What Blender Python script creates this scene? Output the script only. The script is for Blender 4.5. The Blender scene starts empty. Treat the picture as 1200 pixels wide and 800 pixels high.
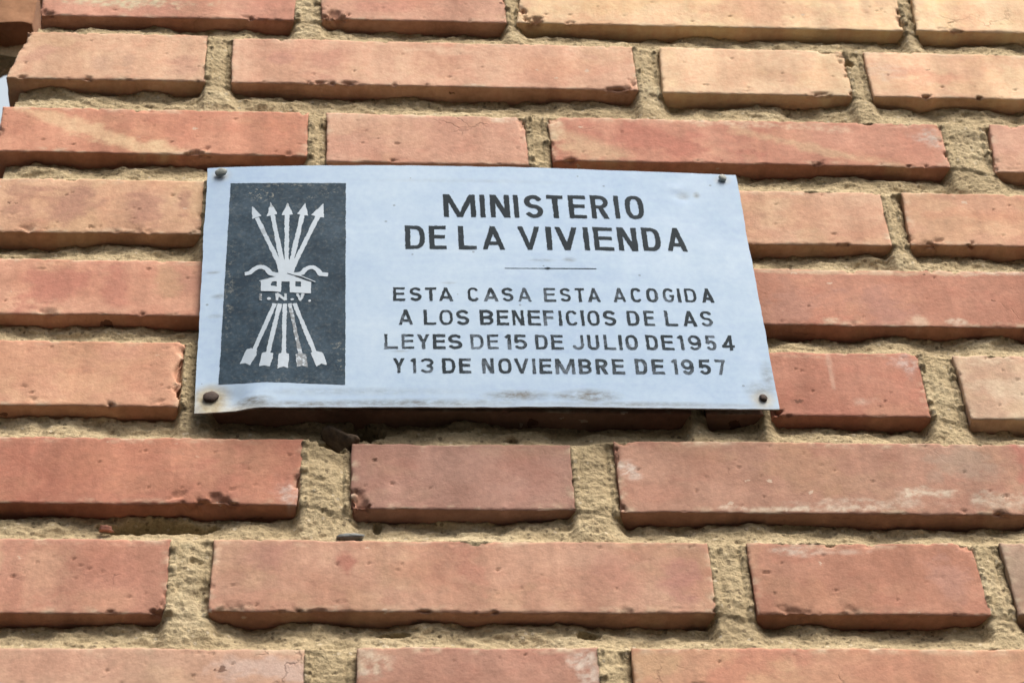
import bpy, math, random
import numpy as np
from mathutils import Vector, Matrix

# ------------------------------------------------------------------ camera, sky, sun, exposure
S = bpy.context.scene
C = S.collection
UP = 2.45                      # height of the plaque above the added ground sheet (m); tables below are in cm round the plaque
cam_d = bpy.data.cameras.new('camera'); cam = bpy.data.objects.new('camera', cam_d); C.objects.link(cam)
R_ = Vector((0.99721833, -0.05964374, -0.04470162)); U_ = Vector((-0.01222073, -0.72245015, 0.69131501)); F_ = Vector((0.0735273, 0.68884571, 0.72116942))
M = Matrix((R_, U_, -F_)).transposed().to_4x4()
M.translation = Vector((-0.0935067, -0.876024, -0.917131 + UP))
cam.matrix_world = M
cam_d.sensor_width = 36.0; cam_d.lens = 36.0 * 2800.4 / 1200.0
cam_d.clip_start = 0.05; cam_d.clip_end = 2000.0
cam_d.dof.use_dof = True; cam_d.dof.focus_distance = 1.265; cam_d.dof.aperture_fstop = 18.0
S.camera = cam

SUN_EL, SUN_AZ = 57.0, 32.0    # sun azimuth: degrees from the wall's outward normal (-Y) towards +X
w = bpy.data.worlds.new('World'); S.world = w; w.use_nodes = True
nt = w.node_tree; bg = nt.nodes['Background']
sky = nt.nodes.new('ShaderNodeTexSky'); sky.sky_type = 'NISHITA'; sky.sun_disc = False
sky.sun_elevation = math.radians(SUN_EL); sky.sun_rotation = math.radians(180.0 - SUN_AZ)
sky.air_density = 1.0; sky.dust_density = 8.0; sky.ozone_density = 0.6
# a pale cloud bank low in the sky behind the wall
tc = nt.nodes.new('ShaderNodeTexCoord'); sx = nt.nodes.new('ShaderNodeSeparateXYZ'); nt.links.new(tc.outputs['Generated'], sx.inputs[0])
cn_ = nt.nodes.new('ShaderNodeTexNoise'); cn_.inputs['Scale'].default_value = 2.2; cn_.inputs['Detail'].default_value = 6; nt.links.new(tc.outputs['Generated'], cn_.inputs['Vector'])
ad = nt.nodes.new('ShaderNodeMath'); ad.operation = 'ADD'; nt.links.new(sx.outputs['Y'], ad.inputs[0]); nt.links.new(cn_.outputs['Fac'], ad.inputs[1])
mr = nt.nodes.new('ShaderNodeMapRange'); mr.interpolation_type = 'SMOOTHSTEP'; mr.inputs[1].default_value = .62; mr.inputs[2].default_value = .95; nt.links.new(ad.outputs[0], mr.inputs[0])
mc = nt.nodes.new('ShaderNodeMix'); mc.data_type = 'RGBA'; nt.links.new(mr.outputs[0], mc.inputs[0]); nt.links.new(sky.outputs[0], mc.inputs[6]); mc.inputs[7].default_value = (5.0, 5.5, 6.0, 1)
nt.links.new(mc.outputs[2], bg.inputs[0]); bg.inputs[1].default_value = 0.05
sun_d = bpy.data.lights.new('sun', 'SUN'); sun = bpy.data.objects.new('sun', sun_d); C.objects.link(sun)
sun_d.energy = 1.5; sun_d.angle = math.radians(34.0); sun_d.color = (1.0, 0.93, 0.82)
e, a = math.radians(SUN_EL), math.radians(SUN_AZ)
sd = Vector((math.sin(a) * math.cos(e), -math.cos(a) * math.cos(e), math.sin(e)))
sun.rotation_euler = sd.to_track_quat('Z', 'Y').to_euler(); sun.location = (1.0, -2.0, 5.0)
S.view_settings.view_transform = 'Standard'; S.view_settings.look = 'None'
S.view_settings.exposure = 1.4; S.view_settings.gamma = 1.0
S.render.engine = 'CYCLES'
S.render.filter_size = 1.15; S.cycles.use_denoising = True; S.cycles.denoising_input_passes = 'RGB_ALBEDO_NORMAL'; S.cycles.denoising_prefilter = 'ACCURATE'
S.render.resolution_x, S.render.resolution_y = 1024, 682

# ------------------------------------------------------------------ helpers
def hash3(ix, iy, iz, seed):
    h = (ix.astype(np.int64) * 374761393 + iy.astype(np.int64) * 668265263 + iz.astype(np.int64) * 2147483647 + seed * 974634777) & 0xffffffff
    h = ((h ^ (h >> 13)) * 1274126177) & 0xffffffff
    h = ((h ^ (h >> 16)) * 2246822519) & 0xffffffff
    return ((h ^ (h >> 15)) & 0xffffff) / float(0x7fffff) - 1.0
def vnoise(x, y, z, seed=0):
    x, y, z = np.broadcast_arrays(np.asarray(x, float), np.asarray(y, float), np.asarray(z, float))
    ix, iy, iz = np.floor(x), np.floor(y), np.floor(z)
    fx, fy, fz = x - ix, y - iy, z - iz
    fx, fy, fz = [f * f * f * (f * (f * 6 - 15) + 10) for f in (fx, fy, fz)]
    r = 0
    for dx in (0, 1):
        for dy in (0, 1):
            for dz in (0, 1):
                r = r + hash3(ix + dx, iy + dy, iz + dz, seed) * (fx if dx else 1 - fx) * (fy if dy else 1 - fy) * (fz if dz else 1 - fz)
    return r
def fbm(x, y, z, seed=0, octv=4, gain=0.5):
    r, am, fr, tot = 0, 1.0, 1.0, 0
    for o in range(octv):
        r = r + am * vnoise(x * fr, y * fr, z * fr, seed + o * 17); tot += am
        am *= gain; fr *= 2.03
    return r / tot * 1.5
def ss(t):
    t = np.clip(t, 0, 1); return t * t * (3 - 2 * t)
def mesh_obj(name, V, faces, mat, parent=None, smooth=True, cols=None, attrs=None):
    """V in cm round the plaque -> metres; quads as an (n,4) array or a list of polygons."""
    me = bpy.data.meshes.new(name)
    V = np.asarray(V, float) * 0.01
    V = V + np.array([0, 0, UP])
    if isinstance(faces, np.ndarray):
        n = len(faces); k = faces.shape[1]
        me.vertices.add(len(V)); me.vertices.foreach_set('co', V.astype(np.float32).ravel())
        me.loops.add(n * k); me.loops.foreach_set('vertex_index', faces.astype(np.int32).ravel())
        me.polygons.add(n); me.polygons.foreach_set('loop_start', np.arange(0, n * k, k, dtype=np.int32))
        me.update(calc_edges=True); me.validate()
    else:
        me.from_pydata(V.tolist(), [], [list(map(int, f)) for f in faces]); me.update()
    if cols is not None:
        at = me.color_attributes.new('tint', 'FLOAT_COLOR', 'POINT')
        c4 = np.ones((len(V), 4), np.float32); c4[:, :3] = cols
        at.data.foreach_set('color', c4.ravel())
    for k, v in (attrs or {}).items():
        at = me.attributes.new(k, 'FLOAT', 'POINT'); at.data.foreach_set('value', np.asarray(v, np.float32))
    me.polygons.foreach_set('use_smooth', np.full(len(me.polygons), smooth))
    me.materials.append(mat)
    o = bpy.data.objects.new(name, me); C.objects.link(o)
    if parent:
        o.parent = parent; o.matrix_parent_inverse = parent.matrix_world.inverted()
    return o
def thing(name, label, cat, loc_cm, group=None):
    o = bpy.data.objects.new(name, None); C.objects.link(o)
    o.location = (loc_cm[0] * .01, loc_cm[1] * .01, loc_cm[2] * .01 + UP); o.empty_display_size = .05
    o['label'] = label; o['category'] = cat
    if group: o['group'] = group
    bpy.context.view_layer.update()
    return o
def srgb(r, g, b):
    f = lambda c: (c / 255 / 12.92) if c < 10 else ((c / 255 + .055) / 1.055) ** 2.4
    return np.array([f(r), f(g), f(b)])

class Mat:
    def __init__(s, name):
        s.m = bpy.data.materials.new(name); s.m.use_nodes = True
        s.t = s.m.node_tree; s.b = s.t.nodes['Principled BSDF']; s.l = s.t.links
    def n(s, typ, **k):
        nd = s.t.nodes.new('ShaderNode' + typ)
        for a, v in k.items():
            if isinstance(v, dict):
                for i, x in v.items(): nd.inputs[i].default_value = x
            else: setattr(nd, a, v)
        return nd
    def noise(s, scale, detail=4, rough=.55, vec=None, stretch=None):
        if vec is None:
            vec = s.n('TexCoord').outputs['Object']
        if stretch:
            mp = s.n('Mapping'); mp.inputs['Scale'].default_value = stretch; s.l.new(vec, mp.inputs[0]); vec = mp.outputs[0]
        nd = s.n('TexNoise'); nd.inputs['Scale'].default_value = scale; nd.inputs['Detail'].default_value = detail; nd.inputs['Roughness'].default_value = rough
        s.l.new(vec, nd.inputs['Vector']); return nd.outputs['Fac']
    def ramp(s, val, stops):
        r = s.n('ValToRGB'); cr = r.color_ramp
        cr.elements[0].position, cr.elements[0].color = stops[0][0], (*stops[0][1], 1)
        cr.elements[1].position, cr.elements[1].color = stops[-1][0], (*stops[-1][1], 1)
        for p, c in stops[1:-1]:
            el = cr.elements.new(p); el.color = (*c, 1)
        s.l.new(val, r.inputs[0]); return r.outputs[0]
    def mix(s, fac, a, b, mode='MIX'):
        m = s.n('Mix', data_type='RGBA', blend_type=mode)
        for sock, v in ((m.inputs[0], fac), (m.inputs[6], a), (m.inputs[7], b)):
            if hasattr(v, 'is_linked'): s.l.new(v, sock)
            elif isinstance(v, (int, float)): sock.default_value = v
            else: sock.default_value = (*v, 1)
        return m.outputs[2]
    def math(s, op, a, b=0.0, clamp=False):
        m = s.n('Math', operation=op, use_clamp=clamp)
        for i, v in ((0, a), (1, b)):
            if hasattr(v, 'is_linked'): s.l.new(v, m.inputs[i])
            else: m.inputs[i].default_value = v
        return m.outputs[0]
    def attr(s, name):
        return s.n('Attribute', attribute_name=name)
    def bump(s, h, strength, dist, prev=None):
        b = s.n('Bump'); b.inputs['Strength'].default_value = strength; b.inputs['Distance'].default_value = dist
        s.l.new(h, b.inputs['Height'])
        if prev: s.l.new(prev, b.inputs['Normal'])
        return b.outputs[0]
    def out(s, col=None, rough=None, norm=None, spec=None):
        for k, v in (('Base Color', col), ('Roughness', rough), ('Normal', norm), ('Specular IOR Level', spec)):
            if v is None: continue
            if hasattr(v, 'is_linked'): s.l.new(v, s.b.inputs[k])
            else: s.b.inputs[k].default_value = v if isinstance(v, (int, float)) else (*v, 1)
        return s.m

# ------------------------------------------------------------------ materials
m = Mat('fired_clay')
col = m.attr('tint').outputs['Color']
# faint vertical wire-cut streaks, fine mottling
col = m.mix(.55, col, m.ramp(m.noise(26, 3, .6, stretch=(1, 1, .06)), [(.3, (.40, .40, .40)), (.7, (.60, .60, .60))]), 'OVERLAY')
col = m.mix(.5, col, m.ramp(m.noise(200, 6, .72), [(.3, (.33, .33, .33)), (.7, (.67, .67, .67))]), 'OVERLAY')
# small pits and dark inclusions
v = m.n('TexVoronoi', feature='F1'); v.inputs['Scale'].default_value = 85
mp = m.n('Mapping'); mp.inputs['Scale'].default_value = (1, 1, 1.5); m.l.new(m.n('TexCoord').outputs['Object'], mp.inputs[0])
dv = m.n('VectorMath', operation='ADD'); nz = m.n('TexNoise'); nz.inputs['Scale'].default_value = 300; m.l.new(mp.outputs[0], nz.inputs['Vector'])
sc = m.n('VectorMath', operation='SCALE'); sc.inputs['Scale'].default_value = .006; m.l.new(nz.outputs['Color'], sc.inputs[0])
m.l.new(mp.outputs[0], dv.inputs[0]); m.l.new(sc.outputs[0], dv.inputs[1]); m.l.new(dv.outputs[0], v.inputs['Vector'])
sp = m.n('SeparateColor'); m.l.new(v.outputs['Color'], sp.inputs[0])
g1 = m.math('GREATER_THAN', sp.outputs[0], .935)
rad = m.math('MULTIPLY', m.math('POWER', sp.outputs[1], 2.0), .34)
pit = m.math('MULTIPLY', g1, m.math('LESS_THAN', v.outputs['Distance'], rad))
col = m.mix(m.math('MULTIPLY', pit, .75), col, (.10, .045, .028))
g2 = m.math('MULTIPLY', m.math('GREATER_THAN', sp.outputs[2], .93), m.math('LESS_THAN', v.outputs['Distance'], .13))
col = m.mix(m.math('MULTIPLY', g2, .65), col, (.60, .50, .40))
# drag marks and fine dark/pale grit
dm = m.math('MULTIPLY', m.math('SUBTRACT', m.noise(230, 3, .6, stretch=(.3, 1, 1)), .655), 14.0, True)
col = m.mix(m.math('MULTIPLY', dm, m.ramp(m.noise(18, 3, .6), [(.45, (0, 0, 0)), (.7, (.75, .75, .75))])), col, (.14, .065, .045))
lm = m.math('MULTIPLY', m.math('SUBTRACT', m.noise(340, 3, .6, stretch=(.5, 1, 1)), .66), 14.0, True)
col = m.mix(m.math('MULTIPLY', lm, m.ramp(m.noise(23, 3, .6), [(.48, (0, 0, 0)), (.7, (.6, .6, .6))])), col, (.62, .52, .42))
# a few hairline cracks
cv = m.n('TexVoronoi', feature='DISTANCE_TO_EDGE'); cv.inputs['Scale'].default_value = 17
cw = m.n('TexNoise'); cw.inputs['Scale'].default_value = 60; cw.inputs['Detail'].default_value = 4; m.l.new(m.n('TexCoord').outputs['Object'], cw.inputs['Vector'])
cs = m.n('VectorMath', operation='SCALE'); cs.inputs['Scale'].default_value = .035; m.l.new(cw.outputs['Color'], cs.inputs[0])
ca = m.n('VectorMath', operation='ADD'); m.l.new(m.n('TexCoord').outputs['Object'], ca.inputs[0]); m.l.new(cs.outputs[0], ca.inputs[1]); m.l.new(ca.outputs[0], cv.inputs['Vector'])
crk = m.math('MULTIPLY', m.math('SUBTRACT', 1.0, m.math('MULTIPLY', cv.outputs['Distance'], 70.0), True), m.math('MULTIPLY', m.math('SUBTRACT', m.noise(15, 3, .6), .60), 12.0, True))
col = m.mix(m.math('MULTIPLY', crk, .38), col, (.12, .06, .045))
h = m.math('ADD', m.noise(420, 4, .65), m.math('MULTIPLY', m.noise(60, 3, .6, stretch=(1, 1, .12)), .8))
h = m.math('SUBTRACT', m.math('SUBTRACT', h, m.math('MULTIPLY', pit, 1.6)), crk)
CLAY = m.out(col, .82, m.bump(h, .5, .0008), .2)

m = Mat('sandy_mortar')
n1 = m.noise(17, 6, .65, stretch=(.6, 1, 1)); n2 = m.noise(520, 4, .7); n3 = m.noise(130, 4, .6, stretch=(.5, 1, 1.2))
col = m.ramp(n1, [(.28, (.34, .28, .18)), (.45, (.455, .37, .235)), (.55, (.51, .42, .27)), (.75, (.58, .505, .355))])
col = m.mix(.65, col, m.ramp(n2, [(.28, (.22, .22, .22)), (.5, (.5, .5, .5)), (.75, (.74, .74, .74))]), 'OVERLAY')
col = m.mix(.6, col, m.ramp(n3, [(.3, (.36, .35, .33)), (.7, (.60, .60, .60))]), 'OVERLAY')
v = m.n('TexVoronoi', feature='F1'); v.inputs['Scale'].default_value = 330; m.l.new(m.n('TexCoord').outputs['Object'], v.inputs['Vector'])
sp = m.n('SeparateColor'); m.l.new(v.outputs['Color'], sp.inputs[0])
gr = m.math('MULTIPLY', m.math('GREATER_THAN', sp.outputs[0], .82), m.math('LESS_THAN', v.outputs['Distance'], .35))
col = m.mix(m.math('MULTIPLY', gr, .6), col, (.10, .075, .05))
gl = m.math('MULTIPLY', m.math('GREATER_THAN', sp.outputs[1], .90), m.math('LESS_THAN', v.outputs['Distance'], .32))
col = m.mix(m.math('MULTIPLY', gl, .6), col, (.66, .58, .44))
hh = m.math('ADD', m.math('MULTIPLY', n2, 1.2), n3)
MORTAR = m.out(col, .95, m.bump(hh, .8, .0016), .15)

m = Mat('pale_blue_painted_metal')
wear = m.attr('wear').outputs['Fac']; rust = m.attr('rust').outputs['Fac']
col = m.ramp(m.noise(9, 5, .6), [(.3, (.345, .49, .69)), (.7, (.44, .58, .745))])
col = m.mix(.35, col, m.ramp(m.noise(260, 5, .7), [(.3, (.38, .38, .38)), (.7, (.6, .6, .6))]), 'OVERLAY')
col = m.mix(.18, col, m.ramp(m.noise(160, 3, .6, stretch=(.08, 1, 1)), [(.3, (.40, .40, .40)), (.7, (.6, .6, .6))]), 'OVERLAY')
dsp = m.n('TexVoronoi', feature='F1'); dsp.inputs['Scale'].default_value = 210; m.l.new(m.n('TexCoord').outputs['Object'], dsp.inputs['Vector'])
sp = m.n('SeparateColor'); m.l.new(dsp.outputs['Color'], sp.inputs[0])
dk = m.math('MULTIPLY', m.math('GREATER_THAN', sp.outputs[0], .965), m.math('LESS_THAN', dsp.outputs['Distance'], .16))
col = m.mix(m.math('MULTIPLY', dk, .55), col, (.13, .15, .18))
rn = m.math('MULTIPLY', rust, m.math('ADD', .35, m.math('MULTIPLY', m.noise(300, 5, .7), 1.1)), True)
col = m.mix(rn, col, m.ramp(m.noise(180, 4, .7), [(.3, (.33, .27, .16)), (.7, (.62, .60, .48))]))
wn = m.math('MULTIPLY', wear, m.math('MULTIPLY_ADD', m.noise(330, 5, .75, stretch=(.5, 1, 1)), 2.6), True)
wn = m.math('SUBTRACT', m.math('MULTIPLY', wear, m.math('MULTIPLY', m.noise(330, 5, .75, stretch=(.45, 1, 1)), 3.2)), m.math('MULTIPLY', wear, .95), True)
col = m.mix(wn, col, (.16, .17, .17))
PLATE = m.out(col, m.ramp(m.noise(70, 4, .6), [(.3, (.62,) * 3), (.7, (.78,) * 3)]), m.bump(m.noise(300, 4, .6), .08, .0006), .25)

m = Mat('worn_dark_paint')
fd = m.attr('fade').outputs['Fac']
nn = m.noise(380, 5, .75); nb = m.noise(75, 4, .6)
k = m.math('ADD', m.math('MULTIPLY', nn, .9), m.math('MULTIPLY', nb, .9))
k = m.math('ADD', k, m.math('MULTIPLY', fd, .75))
k = m.math('MULTIPLY', m.math('SUBTRACT', k, 1.12), 1.6, True)
col = m.ramp(m.noise(22, 4, .6), [(.3, (.014, .024, .034)), (.7, (.028, .042, .056))])
col = m.mix(k, col, (.30, .38, .49))
INK = m.out(col, .8, None, .12)

m = Mat('slate_blue_panel_paint')
col = m.ramp(m.noise(60, 5, .65), [(.32, (.017, .037, .061)), (.5, (.029, .056, .086)), (.68, (.050, .084, .122))])
col = m.mix(.7, col, m.ramp(m.noise(480, 5, .75), [(.25, (.30, .30, .30)), (.75, (.70, .70, .70))]), 'OVERLAY')
sc_ = m.attr('fade').outputs['Fac']
kk = m.math('MULTIPLY', sc_, m.math('MULTIPLY', m.math('SUBTRACT', m.noise(420, 5, .75), .52), 9.0, True), True)
col = m.mix(kk, col, (.36, .37, .33))
PANELM = m.out(col, .75, None, .12)

m = Mat('bare_pale_emblem_metal')
fd = m.attr('fade').outputs['Fac']
col = m.ramp(m.noise(50, 4, .6), [(.3, (.36, .46, .57)), (.7, (.44, .54, .65))])
k = m.math('MULTIPLY', fd, m.math('MULTIPLY', m.math('SUBTRACT', m.noise(330, 4, .7), .40), 9.0, True), True)
col = m.mix(k, col, (.085, .105, .125))
EMB = m.out(col, .5, None, .4)

def metal(name, c0, c1, rough):
    m = Mat(name)
    col = m.ramp(m.noise(420, 5, .7), [(.3, c0), (.7, c1)])
    return m.out(col, rough, m.bump(m.noise(700, 4, .7), .5, .0005), .4)
RUST = metal('rusty_iron', (.030, .018, .014), (.075, .045, .034), .75)
GREY = metal('weathered_zinc', (.16, .19, .18), (.38, .42, .40), .55)

m = Mat('added_dark_ground'); DARK_GROUND = m.out(m.ramp(m.noise(60, 5, .7), [(.3, (.012, .012, .011)), (.7, (.026, .025, .023))]), .95, m.bump(m.noise(90, 4, .6), .5, .004), .2)  # near-black so the added ground bounces little light onto the undersides
L1 = [('M',13.226,15.028,14.615,16.556),('I',15.306,15.52,14.619,16.568),('N',15.847,16.934,14.626,16.582),('I',17.195,17.41,14.637,16.599),('S',17.776,18.801,14.651,16.62),('T',19.053,19.982,14.676,16.653),('E',20.266,21.253,14.709,16.693),('R',21.531,22.529,14.749,16.74),('I',22.896,23.107,14.783,16.778),('O',23.484,24.526,14.82,16.821)]
L2 = [('D',11.026,12.113,11.927,13.862),('E',12.346,13.291,11.918,13.851),('L',13.952,14.95,11.915,13.848),('A',15.278,16.482,11.92,13.854),('V',17.282,18.462,11.941,13.877),('I',18.852,19.093,11.959,13.896),('V',19.351,20.565,11.981,13.919),('I',20.9,21.208,12.011,13.95),('E',21.477,22.563,12.042,13.982),('N',22.824,23.901,12.091,14.03),('D',24.204,25.214,12.144,14.083),('A',25.579,26.667,12.203,14.142)]
L3 = [('E',10.275,10.916,7.791,8.829),('S',11.164,11.783,7.783,8.822),('T',11.991,12.606,7.777,8.819),('A',12.726,13.475,7.774,8.817),('C',14.264,14.895,7.773,8.82),('A',15.149,15.906,7.775,8.826),('S',16.119,16.733,7.78,8.834),('A',16.989,17.7,7.787,8.845),('E',18.389,19.039,7.802,8.866),('S',19.272,19.849,7.817,8.885),('T',20.083,20.614,7.834,8.906),('A',20.783,21.451,7.855,8.93),('A',22.187,22.849,7.898,8.979),('C',23.125,23.737,7.929,9.015),('O',23.991,24.627,7.961,9.051),('G',24.896,25.519,7.995,9.089),('I',25.746,25.828,8.018,9.114),('D',26.096,26.742,8.042,9.141),('A',27.043,27.685,8.078,9.182)]
L4 = [('A',10.531,11.28,5.978,7.093),('L',11.867,12.528,5.966,7.084),('O',12.696,13.407,5.96,7.08),('S',13.598,14.268,5.956,7.079),('B',14.858,15.558,5.953,7.08),('E',15.754,16.386,5.954,7.084),('N',16.579,17.206,5.955,7.089),('E',17.423,18.091,5.959,7.096),('F',18.249,18.822,5.963,7.104),('I',19.095,19.233,5.97,7.114),('C',19.464,20.105,5.979,7.125),('I',20.299,20.425,5.989,7.138),('O',20.618,21.281,6.001,7.153),('S',21.479,22.157,6.021,7.178),('D',22.76,23.422,6.056,7.219),('E',23.682,24.256,6.082,7.25),('L',24.829,25.509,6.12,7.294),('A',25.811,26.533,6.152,7.332),('S',26.767,27.418,6.18,7.366)]
L5 = [('L',9.745,10.446,4.187,5.25),('E',10.644,11.305,4.178,5.242),('Y',11.481,12.11,4.171,5.236),('E',12.292,12.953,4.165,5.232),('S',13.104,13.833,4.16,5.228),('D',14.278,14.956,4.155,5.226),('E',15.155,15.766,4.153,5.227),('1',16.205,16.414,4.151,5.228),('5',16.587,17.254,4.151,5.23),('D',17.704,18.356,4.152,5.236),('E',18.541,19.198,4.155,5.243),('J',19.662,20.287,4.167,5.26),('U',20.484,21.105,4.179,5.276),('L',21.354,21.99,4.195,5.297),('I',22.17,22.317,4.208,5.312),('O',22.52,23.178,4.222,5.329),('D',23.625,24.259,4.249,5.362),('E',24.455,25.113,4.271,5.389),('1',25.453,25.654,4.292,5.413),('9',25.889,26.576,4.31,5.435),('5',26.834,27.405,4.332,5.463),('4',27.716,28.384,4.354,5.49)]
L6 = [('Y',10.168,10.762,2.423,3.486),('1',11.121,11.364,2.415,3.479),('3',11.567,12.27,2.409,3.473),('D',12.728,13.406,2.4,3.465),('E',13.604,14.233,2.394,3.461),('N',14.803,15.426,2.387,3.456),('O',15.655,16.345,2.382,3.454),('V',16.508,17.238,2.378,3.452),('I',17.46,17.595,2.376,3.452),('E',17.811,18.463,2.374,3.452),('M',18.649,19.679,2.374,3.457),('B',19.89,20.555,2.381,3.468),('R',20.791,21.411,2.391,3.481),('E',21.653,22.296,2.404,3.498),('D',22.88,23.508,2.425,3.524),('E',23.755,24.415,2.442,3.546),('1',24.869,25.123,2.46,3.568),('9',25.327,25.988,2.474,3.585),('5',26.27,26.899,2.491,3.607),('7',27.159,27.72,2.506,3.626)]
RULE = [(16.389,10.395),(18.746,10.435),(21.426,10.503)]
PANEL = [(1.164,1.973),(7.672,1.577),(7.803,17.508),(1.36,17.672)]
NAILS = [(0.788,18.46),(29.371,18.624),(29.422,0.752),(0.787,1.04)]
HEAD0 = [(2.57,15.734),(3.13,14.817),(2.882,14.665),(2.634,14.562)]
SHAFT0 = [(2.882,14.665),(4.227,10.565)]
HEAD1 = [(3.606,15.958),(4.015,14.919),(3.75,14.808),(3.437,14.751)]
SHAFT1 = [(3.742,14.809),(4.365,10.562)]
HEAD2 = [(4.561,15.927),(4.863,14.848),(4.55,14.807),(4.259,14.827)]
SHAFT2 = [(4.534,14.832),(4.557,10.557)]
HEAD3 = [(5.525,15.807),(5.72,14.72),(5.382,14.763),(5.083,14.891)]
SHAFT3 = [(5.382,14.787),(4.764,10.552)]
HEAD4 = [(6.528,15.69),(6.56,14.559),(6.23,14.625),(5.868,14.777)]
SHAFT4 = [(6.23,14.625),(4.917,10.549)]
NECK = [(3.959,11.091),(5.143,11.061),(4.923,9.921),(4.143,9.94)]
HOOKL = [(2.307,10.083),(2.581,10.145),(2.805,10.395),(3.024,10.557),(3.277,10.559),(3.51,10.359),(3.684,10.028),(3.93,9.925),(4.526,9.862)]
HOOKR = [(4.526,9.862),(5.137,9.917),(5.411,10.002),(5.563,10.272),(5.792,10.45),(6.022,10.446),(6.237,10.214),(6.391,9.893),(6.781,9.841)]
BODY = [(3.175,9.455),(3.842,9.702),(4.525,9.976),(5.216,9.598),(5.889,9.246),(5.869,8.375),(4.746,8.451),(4.73,9.315),(4.311,9.324),(4.283,8.517),(3.198,8.645)]
WINL = [(3.722,9.031),(3.72,9.166),(3.786,9.32),(3.892,9.371),(4.037,9.354),(4.042,8.982)]
WINR = [(5.042,9.331),(5.347,9.302),(5.35,8.897),(5.046,8.937)]
ROOFLINE = [(4.601,9.997),(5.368,9.663),(6.094,9.209)]
EAVEL = [(3.084,9.452),(3.539,9.562)]
INI_I = [(3.193,8.479),(3.204,7.912)]
INI_N = [(4.08,7.866),(4.073,8.4),(4.533,7.867),(4.527,8.389)]
INI_V = [(5.134,8.366),(5.319,7.874),(5.467,8.337)]
DOTS = [(3.64,8.021),(4.888,7.927),(5.811,7.8)]
LOW0 = [(3.963,7.638),(2.947,4.225)]
FEA0 = [(2.545,4.296),(2.781,4.371),(3.102,4.208),(3.066,3.791),(2.748,3.129),(2.494,3.318),(2.208,3.274)]
LOW1 = [(4.227,7.631),(3.669,3.926)]
FEA1 = [(3.351,3.93),(3.63,4.055),(3.928,3.87),(3.904,3.514),(3.759,2.916),(3.5,3.038),(3.214,2.982)]
LOW2 = [(4.491,7.625),(4.489,3.869)]
FEA2 = [(4.224,3.841),(4.488,3.943),(4.748,3.835),(4.759,3.5),(4.722,2.761),(4.457,2.899),(4.179,2.777)]
LOW3 = [(4.747,7.62),(5.347,3.787)]
FEA3 = [(5.111,3.768),(5.346,3.87),(5.643,3.742),(5.674,3.386),(5.728,2.826),(5.455,2.952),(5.17,2.851)]
LOW4 = [(5.004,7.615),(6.071,3.989)]
FEA4 = [(5.893,3.865),(6.1,4.052),(6.471,3.922),(6.589,3.587),(6.714,3.004),(6.427,3.11),(6.191,2.884)]

# ------------------------------------------------------------------ unseen dark ground, added to keep the brick undersides dark
g = 20000.0
ground = mesh_obj('unseen_dark_ground', [(-g, -g, -UP * 100), (g, -g, -UP * 100), (g, g, -UP * 100), (-g, g, -UP * 100)], [(0, 1, 2, 3)], DARK_GROUND, None, False)
ground['kind'] = 'structure'

# ------------------------------------------------------------------ brick wall (cm: x right, z up, y into the wall)
T = lambda k: 39.77 - 6.7356 * k      # top of course k
B = lambda k: 35.20 - 6.7356 * k      # bottom of course k
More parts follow.
